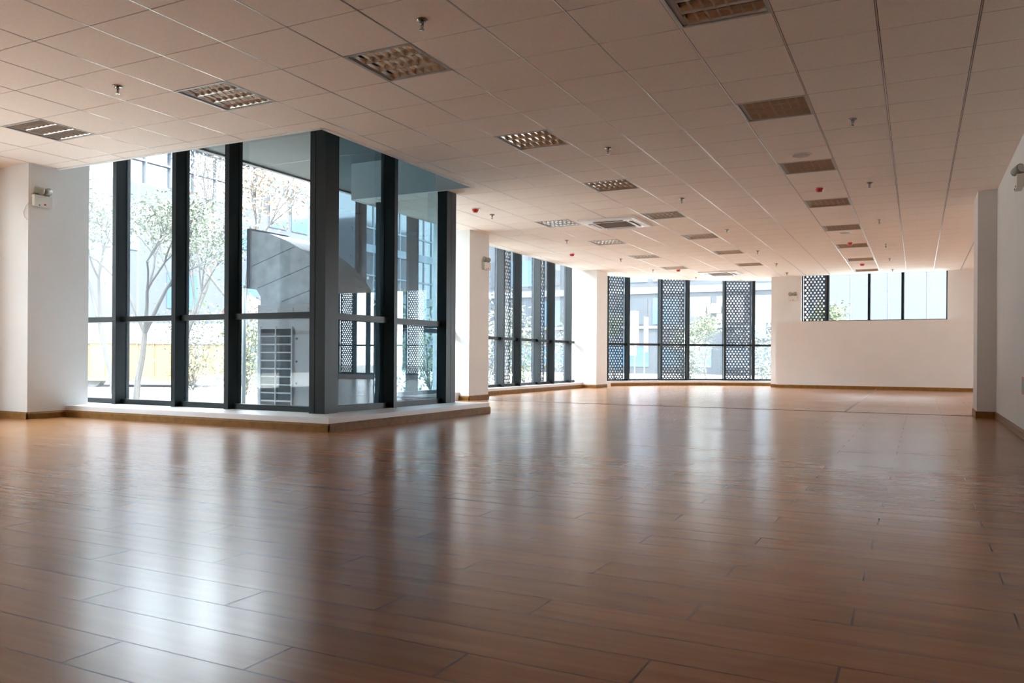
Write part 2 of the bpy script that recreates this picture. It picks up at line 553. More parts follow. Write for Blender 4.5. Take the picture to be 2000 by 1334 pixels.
# skirting: profile swept along straight pieces
def skirt(b, p, q, h=0.082, t=0.014, e0=0.0, e1=0.0):
    """p->q with the room on the right hand side"""
    v = Vector((q[0] - p[0], q[1] - p[1], 0)); L = v.length; v.normalize()
    n = Vector((v.y, -v.x, 0))
    prof = [(0, 0), (t, 0), (t, h * 0.78), (t * 0.72, h * 0.84), (t * 0.62, h * 0.95), (t * 0.3, h), (0, h)]
    b.extrude(prof, Vector((p[0], p[1], 0)) - v * e0, n, (0, 0, 1), v, L + e0 + e1)
def skirting(name, segs, h=0.082):
    b = MB()
    for p, q in segs:
        skirt(b, p, q, h, e0=0.0, e1=0.0)
    return struct(b.build(name, M_BASE), 'golden oak skirting board')
k = 0.014
skirting('baseboard_left', [((-10.2, -5.1), (-10.2, 5.85)), ((-10.06 - .14, 5.85), (-9.28 + k, 5.85)), ((-9.28, 5.85 - k), (-9.28, 6.33))][1:])
skirting('baseboard_sill', [((-9.28, 6.33), (EX + k, 6.33)), ((EX, 6.33 - k), (EX, 9.69 + k)), ((EX + k, 9.69), (-5.95, 9.69))])
skirting('baseboard_middle', [((-7.6, 12.24), (-7.0 + k, 12.24)), ((-7.0, 12.24 - k), (-7.0, 12.95 + k)), ((-7.0 + k, 12.95), (-7.6, 12.95)), ((-7.6, 12.95), (-7.6, 19.14)), ((-7.6, 19.14), (-7.24 + k, 19.14)), ((-7.24, 19.14 - k), (-7.24, 19.92))])
bay = arcpts(BR, 152, 104.4, 16)
skirting('baseboard_bay', list(zip(bay[:-1], bay[1:])))
skirting('baseboard_far', [((-3.55, 22.75), (-3.38, 22.75)), ((-3.38 - k, 22.45), (1.21 + k, 22.45)), ((1.21, 22.75), (2.3, 22.75))])
skirting('baseboard_right', [((0.93, 12.24), (0.93, -5.1)), ((0.71 - k, 12.24), (0.93, 12.24)), ((0.71, 13.03), (0.71, 12.24 - k))])

# ------------------------------------------------------------------ windows
def window(n, label):
    r = empty('window_%d' % n)
    struct(r, label)
    return r
def frame_fin(parent, p, q, nrm, wdt=0.062, z0=SILL, z1=SLAB, depth=0.15, name='mullion'):
    """upright fin centred at p (front face plane), q unused; nrm points from the glass into the room"""
    n = Vector((*nrm, 0)).normalized(); t = Vector((-n.y, n.x, 0))
    c = Vector((*p, 0))
    b = MB()
    def ring(o0, o1, w):
        pts = [c - n * o0 + t * w, c - n * o0 - t * w, c - n * o1 - t * w, c - n * o1 + t * w]
        b.prism([(k_.x, k_.y) for k_ in pts], z0, z1)
    ring(0.0, depth, wdt / 2)
    ring(depth + 0.001, depth + 0.05, wdt / 2 + 0.006)
    return b.build(name, M_FRAME, parent)
def rails(parent, p, q, nrm, gl, zs, t=0.065, lip=0.075, bracket=True):
    """transoms p->q on the glass line"""
    n = Vector((*nrm, 0)).normalized()
    a, e = Vector((*p, 0)), Vector((*q, 0))
    for z0, z1 in zs:
        b = MB()
        pts = [a + n * lip, e + n * lip, e - n * 0.03, a - n * 0.03]
        b.prism([(k_.x, k_.y) for k_ in pts], z0, z1)
        b.build('transom', M_FRAME, parent)
def pane(parent, p, q, z0, z1, m=M_GLASS, th=0.004):
    v = Vector((q[0] - p[0], q[1] - p[1], 0)).normalized(); n = Vector((-v.y, v.x, 0)) * th
    a, e = Vector((*p, 0)), Vector((*q, 0))
    b = MB()
    b.prism([(k_.x, k_.y) for k_ in (a - n, e - n, e + n, a + n)], z0, z1)
    return b.build('glass_pane', m, parent)
def perf(parent, p, q, z0, z1, off, nrm):
    """steel screen with round holes in a hexagonal lattice"""
    n = Vector((*nrm, 0)).normalized()
    a = Vector((*p, 0)) - n * off; e = Vector((*q, 0)) - n * off
    v = e - a; L = v.length; v.normalize()
    pw, ph, r, K = 0.0925, 0.073, 0.0265, 10
    b = MB(); bm = b.bm
    rows = int((z1 - z0) / ph)
    cache = {}
    def V(u, z):
        key = (round(u, 4), round(z, 4))
        if key not in cache:
            cache[key] = bm.verts.new(a + v * u + Vector((0, 0, z)))
        return cache[key]
    for j in range(rows):
        zc = z0 + (j + 0.5) * ph
        off_ = 0 if j % 2 else pw / 2
        nx = int((L - off_) / pw)
        if off_:
            bm.faces.new((V(0, zc - ph / 2), V(off_, zc - ph / 2), V(off_, zc + ph / 2), V(0, zc + ph / 2)))
        for i in range(nx):
            uc = off_ + (i + 0.5) * pw
            hole = [V(uc + r * math.cos(2 * math.pi * (k_ + .5) / K), zc + r * math.sin(2 * math.pi * (k_ + .5) / K)) for k_ in range(K)]
            def edgept(k_):
                t_ = 2 * math.pi * (k_ + .5) / K
                cx, sz = math.cos(t_), math.sin(t_)
                m_ = min((pw / 2) / max(abs(cx), 1e-6), (ph / 2) / max(abs(sz), 1e-6))
                return V(uc + cx * m_, zc + sz * m_)
            outr = [edgept(k_) for k_ in range(K)]
            for k_ in range(K):
                l_ = (k_ + 1) % K
                c0, c1 = outr[k_], outr[l_]
                vs = [hole[k_], hole[l_], c1, c0]
                # add the cell corner where the rim turns
                if abs(c0.co.z - c1.co.z) > 1e-5 and (c0.co - c1.co).to_2d().length > 1e-5:
                    u0 = (c0.co - a).dot(v); u1 = (c1.co - a).dot(v)
                    ucor = uc + (pw / 2 if max(u0, u1) > uc else -pw / 2)
                    zcor = zc + (ph / 2 if max(c0.co.z, c1.co.z) > zc and (c0.co.z + c1.co.z) / 2 > zc else -ph / 2)
                    vs = [hole[k_], hole[l_], c1, V(ucor, zcor), c0]
                try:
                    bm.faces.new(vs)
                except ValueError:
                    pass
        ue = off_ + nx * pw
        if L - ue > 1e-3:
            bm.faces.new((V(ue, zc - ph / 2), V(L, zc - ph / 2), V(L, zc + ph / 2), V(ue, zc + ph / 2)))
    o = b.build('perforated_screen', M_PERF, parent)
    sm = o.modifiers.new('thickness', 'SOLIDIFY'); sm.thickness = 0.004
    return o
ZS = [(SILL, 0.198), (1.178, 1.245)]
def glazing(root, pts, nrm_of, fins, glassm, zs=ZS, ztop=SLAB, zbot=SILL, gl=0.15):
    pass

# window 1: front of the glass corner, facing the street (glass at y 6.98)
W1 = window(1, 'tall dark framed glazing left of the glass corner')
fx = [-9.90, -9.082, -8.014, -7.142, -5.70]
for x in (-9.082, -8.014, -7.142):
    frame_fin(W1, (x, 6.83), None, (0, -1), 0.068)
for x0, x1 in zip(fx[:-1], fx[1:]):
    a_, e_ = x0 + (0.034 if x0 > -9.8 else 0), x1 - 0.034
    if x1 == -5.70:
        e_ = -5.86
    rails(W1, (a_, 6.98), (e_, 6.98), (0, -1), 0, ZS)
    pane(W1, (a_, 6.985), (e_, 6.985), 0.198, 1.178)
    pane(W1, (a_, 6.985), (e_, 6.985), 1.245, SLAB)
b = MB(); b.box(-5.865, -5.65, 6.78, 7.0, SILL, SLAB); b.box(-5.80, -5.79, 6.776, 6.78, SILL, SLAB)
cp = b.build('corner_mullion', M_FRAME, W1)
# window 2: side of the glass corner (glass at x -5.8)
W2 = window(2, 'tinted dark framed glazing right of the glass corner')
frame_fin(W2, (-5.65, 8.084), None, (1, 0), 0.066)
b = MB(); b.box(-5.80, -5.65, 9.26, 9.50, SILL, SLAB); b.box(-5.652, -5.648, 9.375, 9.38, SILL, SLAB)
b.build('end_mullion', M_FRAME, W2)
for y0, y1 in ((7.0, 8.051), (8.117, 9.26)):
    rails(W2, (-5.80, y0), (-5.80, y1), (1, 0), 0, [(SILL, 0.20), (1.165, 1.235)])
    pane(W2, (-5.805, y0), (-5.805, y1), 0.20, 1.165, M_GLASS_T)
    pane(W2, (-5.805, y0), (-5.805, y1), 1.235, SLAB, M_GLASS_T)
# window 3: back of the recess (glass at y 9.6) seen through window 2
W3 = window(3, 'glazing at the back of the outdoor recess')
for x in (-6.98, -7.35):
    frame_fin(W3, (x, 9.72), None, (0, 1), 0.05, z0=0.0)
for x0, x1 in ((-7.32, -7.01), (-6.95, -5.80)):
    rails(W3, (x0, 9.57), (x1, 9.57), (0, 1), 0, [(0.0, 0.19), (1.165, 1.235)])
    pane(W3, (x0, 9.565), (x1, 9.565), 0.19, 1.165, M_GLASS)
    pane(W3, (x0, 9.565), (x1, 9.565), 1.235, SLAB, M_GLASS)
# window 4: the middle window, facing west (glass at x -7.9)
W4 = window(4, 'middle window with slim perforated screens')
fy_ = [12.95, 13.17, 13.98, 15.03, 15.84, 16.86, 17.66, 18.72]
for y in fy_:
    frame_fin(W4, (-7.75, y), None, (1, 0), 0.055)
ys = fy_ + [19.14]
for i, (y0, y1) in enumerate(zip(ys[:-1], ys[1:])):
    rails(W4, (-7.90, y0 + .028), (-7.90, y1 - .028), (1, 0), 0, [(SILL, 0.198), (1.13, 1.19)])
    pane(W4, (-7.905, y0 + .028), (-7.905, y1 - .028), 0.198, 1.13)
    pane(W4, (-7.905, y0 + .028), (-7.905, y1 - .028), 1.19, SLAB)
for i in (1, 3, 5):
    perf(W4, (-7.9, fy_[i] + .03), (-7.9, fy_[i + 1] - .03), SILL, 3.45, 0.10, (1, 0))
# window 10: short glazing between the recess and the middle column (glass at x -7.38)
W10 = window(10, 'short glazing between the outdoor recess and the middle column')
frame_fin(W10, (-7.23, 10.95), None, (1, 0), 0.055)
for y0, y1 in ((9.72, 10.92), (10.98, 12.24)):
    rails(W10, (-7.38, y0), (-7.38, y1), (1, 0), 0, [(SILL, 0.198), (1.165, 1.235)])
    pane(W10, (-7.385, y0), (-7.385, y1), 0.198, 1.165)
    pane(W10, (-7.385, y0), (-7.385, y1), 1.235, SLAB)
# window 5: the curved bay
W5 = window(5, 'curved bay window with alternating perforated screens')
fa_ = [157.5, 151.9, 145.1, 135.3, 127.6, 117.7, 110.2, 103.6]
def bp(a, r):
    return (BC[0] + r * math.cos(R(a)), BC[1] + r * math.sin(R(a)))
for a in fa_[1:-1]:
    frame_fin(W5, bp(a, 6.25), None, (-math.cos(R(a)), -math.sin(R(a))), 0.058, depth=0.13)
for i, (a0, a1) in enumerate(zip(fa_[:-1], fa_[1:])):
    am = (a0 + a1) / 2
    nn = (-math.cos(R(am)), -math.sin(R(am)))
    da = math.degrees(0.03 / 6.4)
    p_, q_ = bp(a0 - da, 6.39), bp(a1 + da, 6.39)
    rails(W5, p_, q_, nn, 0, [(SILL - 0.02, 0.185), (1.12, 1.18)])
    pane(W5, p_, q_, 0.185, 1.12)
    pane(W5, p_, q_, 1.18, SLAB)
    if i in (1, 3, 5):
        perf(W5, p_, q_, SILL, 3.40, 0.08, nn)
# window 6: high window in the far wall (glass at y 23.0)
W6 = window(6, 'high strip window in the far wall')
xs6 = [-2.78, -2.125, -1.12, -0.33, 0.68]
for x in xs6[1:-1]:
    frame_fin(W6, (x, 22.88), None, (0, -1), 0.058, z0=1.762, depth=0.12)
b = MB(); b.box(0.655, 0.68, 22.90, 23.05, 1.762, SLAB); b.box(-2.78, -2.755, 22.94, 23.05, 1.762, SLAB)
b.build('jamb_frame', M_FRAME, W6)
for i, (x0, x1) in enumerate(zip(xs6[:-1], xs6[1:])):
    rails(W6, (x0 + .029, 23.0), (x1 - .029, 23.0), (0, -1), 0, [(1.762, 1.80)])
    pane(W6, (x0 + .029, 23.005), (x1 - .029, 23.005), 1.80, SLAB)
perf(W6, (-2.75, 23.0), (-2.15, 23.0), 1.79, 3.47, 0.08, (0, -1))
# window 7: rest of the far wall, out of direct view but mirrored in the glass corner
W7 = window(7, 'far right windows behind the pilaster')
xs7 = [2.3, 2.75, 3.2, 4.05, 5.0, 5.6, 6.2, 6.95, 8.0]
for x in xs7[1:-1]:
    frame_fin(W7, (x, 22.85), None, (0, -1), 0.058)
for i, (x0, x1) in enumerate(zip(xs7[:-1], xs7[1:])):
    rails(W7, (x0 + .029, 23.0), (x1 - .029, 23.0), (0, -1), 0, [(SILL, 0.198), (1.13, 1.19)])
    pane(W7, (x0 + .029, 23.005), (x1 - .029, 23.005), 0.198, 1.13)
    pane(W7, (x0 + .029, 23.005), (x1 - .029, 23.005), 1.19, SLAB)
for i in (2, 6):
    perf(W7, (xs7[i] + .03, 23.0), (xs7[i + 1] - .03, 23.0), SILL, 3.45, 0.08, (0, -1))
# window 8 and 9: west windows left of the frame, east windows of the far part
W8 = window(8, 'west windows left of the column')
for k_ in range(5):
    frame_fin(W8, (-10.15, 0.65 + k_ * 1.0625), None, (1, 0), 0.066, z0=0)
for k_ in range(4):
    y0 = 0.65 + k_ * 1.0625 + .033; y1 = y0 + 1.0625 - .066
    rails(W8, (-10.3, y0), (-10.3, y1), (1, 0), 0, [(0, 0.19), (1.165, 1.235)])
    pane(W8, (-10.305, y0), (-10.305, y1), 0.19, 1.165)
    pane(W8, (-10.305, y0), (-10.305, y1), 1.235, SLAB - 0.2)
W9 = window(9, 'east windows of the far part of the room')
for yb in (14.2, 18.4):
    for k_ in range(3):
        frame_fin(W9, (8.03, yb + k_ * .705), None, (-1, 0), 0.06, z0=0.9, z1=2.99, depth=0.1)
    for k_ in range(2):
        pane(W9, (8.12, yb + k_ * .705 + .03), (8.12, yb + k_ * .705 + .675), 0.9, 2.99)

# ------------------------------------------------------------------ ceiling lights (recessed, square, three troughs)
def make_light():
    r = empty('ceiling_light')
    tag(r, 'x', 'ceiling light', 'square louvred ceiling lights')
    a = 0.297
    f = MB()
    for q in ((-a, a, -a, -a + .022), (-a, a, a - .022, a), (-a, -a + .022, -a + .022, a - .022), (a - .022, a, -a + .022, a - .022)):
        f.box(q[0], q[1], q[2], q[3], -0.003, 0.012, 0.0015)
    f.build('rim', M_RIM, r)
    h = MB()
    c = a - .02
    h.box(-c, c, -c, c, 0.085, 0.089)
    for q in ((-c, -c + .004, -c, c), (c - .004, c, -c, c), (-c, c, -c, -c + .004), (-c, c, c - .004, c)):
        h.box(q[0], q[1], q[2], q[3], 0.004, 0.085)
    h.build('housing', M_HOUS, r)
    cc = c - .005
    X0 = -cc + 0.028
    end = MB(); end.box(-cc, X0, -cc, cc, 0.006, 0.012)
    end.build('end_plate', M_HOUS, r)
    for k_ in range(3):
        y0 = -cc + k_ * (2 * cc / 3); y1 = y0 + 2 * cc / 3; ym = (y0 + y1) / 2; hw = (y1 - y0) / 2
        t = MB()
        # two parabolic side reflectors
        for sgn in (-1, 1):
            pr = [(ym + sgn * hw * s1, z) for s1, z in ((0.985, 0.006), (0.93, 0.020), (0.83, 0.036), (0.68, 0.050), (0.50, 0.060))]
            for (ya, za), (yb, zb) in zip(pr[:-1], pr[1:]):
                t.poly([(X0, ya, za), (cc, ya, za), (cc, yb, zb), (X0, yb, zb)])
        # bowed cross blades
        n = 7
        for m_ in range(n + 1):
            x = X0 + (cc - X0) * m_ / n
            top = []
            for u in (-0.96, -0.6, -0.25, 0, 0.25, 0.6, 0.96):
                zt = 0.046 - 0.020 * (1 - u * u)
                top.append((ym + hw * u * (0.985 if abs(u) > .9 else 1), zt))
            for sx_ in (-1, 1):
                for (ya, za), (yb, zb) in zip(top[:-1], top[1:]):
                    t.poly([(x + sx_ * .001, ya, 0.007), (x + sx_ * .001, yb, 0.007), (x + sx_ * .008, yb, zb), (x + sx_ * .008, ya, za)])
            for (ya, za), (yb, zb) in zip(top[:-1], top[1:]):
                t.poly([(x - .008, ya, za), (x + .008, ya, za), (x + .008, yb, zb), (x - .008, yb, zb)])
        t.build('louvre', M_ALU, r)
        tb = MB(); tb.tube((X0 - .03, ym, 0.068), (cc - .003, ym, 0.068), 0.0125, n=10)
        tb.build('lamp_tube', M_TUBE, r)
    return r
proto = make_light()
ordn = ['first', 'second', 'third', 'fourth', 'fifth', 'sixth', 'seventh', 'eighth', 'ninth']
lab = []
for k_, ij in enumerate(lights_R):
    lab.append((ij, 'square louvred ceiling light in the right-hand row, %s from the camera' % ordn[k_]))
for k_, ij in enumerate(lights_C):
    lab.append((ij, 'square louvred ceiling light in the long middle row, %s from the camera' % ordn[k_]))
for k_, ij in enumerate(lights_D):
    lab.append((ij, 'square louvred ceiling light in the left row beyond the glass corner, %s from the camera' % ordn[k_]))
lab.append((lights_L[0], 'square louvred ceiling light in front of the street glazing, nearer the glass corner'))
lab.append((lights_L[1], 'square louvred ceiling light furthest left, above the left column'))
for k_, (ij, l) in enumerate(lab):
    o = proto if k_ == 0 else copy_tree(proto)
    x, y = P(*ij)
    o.location = (x + T / 2, y + T / 2, CH)
    o['label'] = l

# ------------------------------------------------------------------ sprinklers
def make_sprinkler():
    r = empty('ceiling_sprinkler')
    tag(r, 'x', 'sprinkler', 'pendent ceiling sprinklers')
    b = MB(); b.lathe([(0.0, 0), (0.036, 0), (0.040, -0.004), (0.034, -0.012), (0.018, -0.015), (0.0, -0.015)], 20)
    b.build('escutcheon', M_CHROME, r, True)
    b = MB(); b.lathe([(0.013, -0.015), (0.014, -0.026), (0.010, -0.036), (0.005, -0.040), (0.0, -0.04)], 12)
    for sgn in (-1, 1):
        b.path([(sgn * .011, 0, -.028), (sgn * .013, 0, -.045), (sgn * .005, 0, -.062)], 0.0028, 6)
    b.tube((0, 0, -.038), (0, 0, -.064), 0.004, n=8)
    b.build('frame', M_CHROME, r, True)
    b = MB(); b.lathe([(0, -.064), (0.017, -.065), (0.0175, -.068), (0, -.070)], 16)
    b.build('deflector', M_CHROME, r)
    return r
sp = make_sprinkler()
rows = [('right-hand', [(5.5, 5.5), (5.5, 10.5), (5.5, 15.5), (5.5, 20.5), (5.5, 24.6), (5.5, 28.6)]),
        ('middle', [(1.5, -.5), (1.5, 5.5), (1.5, 10.5), (1.5, 15.5), (1.5, 20.5), (1.5, 24.6), (1.4, 28.2)]),
        ('left', [(-3.5, -.5), (-3.5, 10.5), (-3.5, 15.5), (-3.5, 20.7), (-3.5, 24.8), (-2.6, 28.5)])]
first = True
for nm, pts in rows:
    for k_, ij in enumerate(pts):
        o = sp if first else copy_tree(sp)
        first = False
        x, y = P(*ij)
        o.location = (x, y, CH)
        o['label'] = 'small metal ceiling sprinkler in the %s sprinkler row, %s from the camera' % (nm, ordn[k_])

# ------------------------------------------------------------------ red fire sounders
def make_det():
    r = empty('fire_alarm_sounder')
    tag(r, 'x', 'fire alarm', 'red fire alarm sounders on the ceiling')
    b = MB(); b.lathe([(0, 0), (0.055, 0), (0.055, -0.010), (0.050, -0.014), (0, -0.014)], 24)
    b.build('mounting_base', M_WPL, r, True)
    b = MB(); b.lathe([(0.050, -0.014), (0.052, -0.020), (0.040, -0.050), (0.034, -0.056), (0, -0.057)], 24)
    b.build('red_body', M_RED, r, True)
    return r
dt = make_det()
dl = [((4.5, 10.6), 'red fire alarm sounder between the third and fourth right-hand lights'),
      ((4.5, 19.6), 'red fire alarm sounder just before the sixth right-hand light'),
      ((4.5, 25.9), 'red fire alarm sounder furthest away in the right-hand light row'),
      ((-3.5, 9.6), 'red fire alarm sounder beside the glass corner, next to a sprinkler'),
      ((-4.6, 18.6), 'red fire alarm sounder in front of the middle window'),
      ((-2.5, 25.1), 'red fire alarm sounder in front of the curved bay window')]
for k_, (ij, l) in enumerate(dl):
    o = dt if k_ == 0 else copy_tree(dt)
    x, y = P(*ij)
    o.location = (x, y, CH)
    o['label'] = l

# ------------------------------------------------------------------ round ceiling speakers
def make_spk():
    r = empty('ceiling_speaker')
    tag(r, 'x', 'ceiling speaker', 'round ceiling speakers')
    b = MB(); b.lathe([(0.090, -.002), (0.098, -.009), (0.108, -.008), (0.112, 0.0), (0.09, 0)], 32)
    b.build('bezel', M_ACW, r, True)
    b = MB(); b.lathe([(0.0, -.007), (0.06, -.006), (0.090, -.003), (0.09, 0)], 32)
    b.build('speaker_grille', M_RIM, r, True)
    return r
sk = make_spk()
for k_, (ij, l) in enumerate([((4.5, 7.5), 'round flush ceiling speaker beside the third right-hand light'),
                              ((4.5, 17.5), 'round flush ceiling speaker further back in the right-hand light row')]):
    o = sk if k_ == 0 else copy_tree(sk)
    x, y = P(*ij)
    o.location = (x, y, CH)
    o['label'] = l

# ------------------------------------------------------------------ ceiling cassettes
def make_cassette():
    r = empty('ceiling_air_conditioner')
    tag(r, 'x', 'air conditioner', 'ceiling cassette air conditioners')
    a = 0.48
    b = MB()
    # dished square frame: outer lip to inner opening
    ring = [(a, 0.0), (a, -.012), (a - .012, -.030), (0.40, -.040), (0.285, -.040), (0.27, -.034)]
    for (ra, za), (rb, zb) in zip(ring[:-1], ring[1:]):
        A = [(-ra, -ra, za), (ra, -ra, za), (ra, ra, za), (-ra, ra, za)]
        B = [(-rb, -rb, zb), (rb, -rb, zb), (rb, rb, zb), (-rb, rb, zb)]
        for i in range(4):
            j = (i + 1) % 4
            b.poly([A[i], A[j], B[j], B[i]])
    b.build('panel', M_ACW, r)
    g = MB(); g.box(-.27, .27, -.27, .27, -.036, -.030)
    for k_ in range(18):
        x = -.26 + k_ * .0306
        g.box(x, x + .006, -.265, .265, -.041, -.036)
    g.build('intake_grille', M_GRL, r)
    for ang in range(4):
        s_ = MB(); s_.box(-.25, .25, .315, .375, -.0415, -.0405)
        s_.xf(Matrix.Rotation(ang * math.pi / 2, 4, 'Z'))
        s_.build('outlet_slot', M_BLK, r)
        v = MB(); v.box(-.25, .25, -.004, .050, -.003, .002, .001)
        v.xf(Matrix.Rotation(R(-14), 4, 'X')); v.xf(Matrix.Translation((0, .322, -.047)))
        v.xf(Matrix.Rotation(ang * math.pi / 2, 4, 'Z'))
        v.build('air_vane', M_ACW, r)
    return r
ca = make_cassette()
x, y = P(-1.02, 13.02)
ca.location = (x, y, CH)
ca['label'] = 'white square ceiling air conditioner between two louvred lights, nearer the camera'
c2 = copy_tree(ca)
x, y = P(-1.2, 27.2)
c2.location = (x, y, CH)
c2['label'] = 'white square ceiling air conditioner close to the curved bay window'

# ------------------------------------------------------------------ twin head emergency lights (local: back on y=0, facing -y)
def make_em():
    r = empty('emergency_light')
    tag(r, 'x', 'emergency light', 'white twin head emergency lights')
    b = MB(); b.box(-.115, .115, -.060, 0, -.07, .065, .008)
    b.build('battery_box', M_WPL, r)
    for sgn, rot in ((-1, 22), (1, -24)):
        h = MB()
        h.lathe([(0, .075), (0.028, .072), (0.040, .055), (0.044, .01), (0.047, -.012), (0.047, -.030), (0.041, -.032)], 20)
        h.xf(Matrix.Rotation(R(90), 4, 'X'))
        h.xf(Matrix.Rotation(R(rot * 2.4), 4, 'Z') @ Matrix.Rotation(R(12), 4, 'X'))
        h.xf(Matrix.Translation((sgn * .062, -.035, .118)))
        # lathe axis: +z became -y
        ho = h.build('lamp_head', M_LAMPH, r, True)
        l = MB(); l.lathe([(0, -.026), (0.041, -.026), (0.041, -.031), (0, -.033)], 20)
        l.xf(Matrix.Rotation(R(90), 4, 'X'))
        l.xf(Matrix.Rotation(R(rot * 2.4), 4, 'Z') @ Matrix.Rotation(R(12), 4, 'X'))
        l.xf(Matrix.Translation((sgn * .062, -.035, .118)))
        l.build('lens', M_LENS, ho)
        n = MB(); n.box(sgn * .062 - .016, sgn * .062 + .016, -.046, -.022, .062, .076)
        n.build('swivel', M_BLK, r)
    i = MB(); i.box(0.0, .026, -.064, -.059, -.052, -.034)
    i.build('indicator', M_RED, r)
    t = MB(); t.tube((-.055, -.060, -.058), (-.055, -.066, -.058), .008, n=10)
    t.build('test_button', M_GRL, r)
    return r
em = make_em()
em.location = (-9.28, 6.00, 2.57); em.rotation_euler = (0, 0, R(90))
em['label'] = 'white twin head emergency light high on the left column'
cb = MB()
cb.path([(-9.28 + .004, 5.88, 2.52), (-9.27, 5.845, 2.53), (-9.30, 5.835, 2.49), (-9.345, 5.835, 2.42), (-9.33, 5.84, 2.36), (-9.285, 5.84, 2.33)], .004, 6)
tag(cb.build('power_cable', M_WPL), 'thin white cable looping round the left column edge beside the emergency light', 'cable')
e2 = copy_tree(em); e2.location = (-7.0, 12.80, 2.41); e2.rotation_euler = (0, 0, R(90))
e2['label'] = 'white twin head emergency light on the middle column, beside the middle window'
e3 = copy_tree(em); e3.location = (0.93, 9.42, 2.53); e3.rotation_euler = (0, 0, R(-90))
e3['label'] = 'white twin head emergency light cut by the right frame edge on the right wall'
e4 = copy_tree(em); e4.location = (-2.99, 22.75, 2.40); e4.rotation_euler = (0, 0, 0)
e4['label'] = 'white twin head emergency light on the far pier between bay and high window'
fb = empty('fire_call_box', (0.93, 9.13, 0.51))
tag(fb, 'small red edged box low on the right wall at the frame edge', 'fire box')
b = MB(); b.box(-.012, 0, -.15, .15, -.085, .085, .003)
b.build('red_frame', M_RED, fb)
b = MB(); b.box(-.015, -.011, -.12, .12, -.06, .06)
b.build('front_plate', M_HOUS, fb)

# ------------------------------------------------------------------ outdoors: ground
g = MB()
g.poly([(-60, -30, -.12), (45, -30, -.12), (45, 70, -.12), (-60, 70, -.12)])
gr = struct(g.build('ground', M_GROUND), 'pale paving outside')
g = MB(); g.box(-8.6, -5.95, 7.12, 9.55, -.12, -.03)
struct(g.build('trim_10', M_CONC), 'concrete pad of the outdoor recess')

# condenser with elbow hood in the recess
cu = empty('air_conditioner_condenser', (-6.93, 7.96, -.03))
tag(cu, 'tall white outdoor condenser with grid guard and steel elbow hood behind the glass corner', 'outdoor unit')
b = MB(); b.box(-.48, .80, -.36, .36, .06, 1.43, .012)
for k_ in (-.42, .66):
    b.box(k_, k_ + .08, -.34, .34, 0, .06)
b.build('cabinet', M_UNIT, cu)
b = MB(); b.box(-.40, .09, -.368, -.358, .10, 1.14)
b.build('coil', M_DARK, cu)
b = MB()
for k_ in range(11):
    z = .13 + k_ * .1
    b.box(-.41, .10, -.385, -.368, z - .009, z + .009, .003)
for x in (-.41, -.16, .10):
    b.box(x - .009, x + .009, -.388, -.368, .10, 1.15, .003)
b.build('coil_guard', M_UNIT, cu)
b = MB()
for x in (-.34, -.10, .14, .38):
    b.box(x, x + .2, -.366, -.359, 1.23, 1.38, .004)
b.build('top_louvre', M_UNIT, cu)
for z in (.45, .72, 1.0):
    b = MB(); b.lathe([(0, 0), (.014, 0), (.014, .006), (0, .007)], 12); b.xf(Matrix.Rotation(R(90), 4, 'X')); b.xf(Matrix.Translation((.16, -.360, z)))
    b.build('screw', M_DARK, cu)
# elbow hood: swept side profile, open towards -x
prof = [(-.45, 1.43), (.78, 1.43), (.80, 1.50), (.74, 1.64), (.60, 1.81), (.42, 1.96), (.22, 2.09), (-.05, 2.22), (-.32, 2.32), (-.65, 2.38), (-.65, 1.66), (-.52, 1.62), (-.45, 1.53)]
b = MB()
n = len(prof)
yA, yB = -.34, .34
fv = [b.bm.verts.new((x, yA, z)) for x, z in prof]
bv = [b.bm.verts.new((x, yB, z)) for x, z in prof]
b.bm.faces.new(fv); b.bm.faces.new(list(reversed(bv)))
for i in range(n):
    if i == 9:
        continue          # outlet stays open
    j = (i + 1) % n
    b.bm.faces.new((fv[j], fv[i], bv[i], bv[j]))
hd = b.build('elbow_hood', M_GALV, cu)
b = MB()
for (x0, z0), (x1, z1) in (((-.60, 1.92), (.10, 2.13)), ((-.50, 1.64), (.46, 1.92)), ((-.10, 1.46), (.68, 1.68))):
    b.tube((x0, yA - .001, z0), (x1, yA - .001, z1), .0035, n=6)
b.build('hood_seam', M_DARK, hd)
b = MB()
b.box(-.67, -.635, yA - .02, yA + .01, 1.64, 2.40); b.box(-.67, -.635, yB - .01, yB + .02, 1.64, 2.40)
b.box(-.67, -.635, yA, yB, 2.375, 2.405); b.box(-.67, -.635, yA, yB, 1.64, 1.67)
b.build('hood_flange', M_BROOF, hd)
# lamp post
lp = empty('lamp_post', (-9.72, 9.67, -.12))
tag(lp, 'plain grey metal post standing left of the outdoor condenser', 'post')
b = MB(); b.tube((0, 0, 0), (0, 0, 2.0), .032, n=16); b.build('shaft', M_GREY, lp, True)
b = MB(); b.lathe([(0, .02), (.09, .02), (.09, 0), (0, 0)], 20); b.build('foot_plate', M_GREY, lp)
b = MB(); b.lathe([(0, 2.03), (.036, 2.02), (.036, 1.98)], 16); b.build('cap', M_GREY, lp)

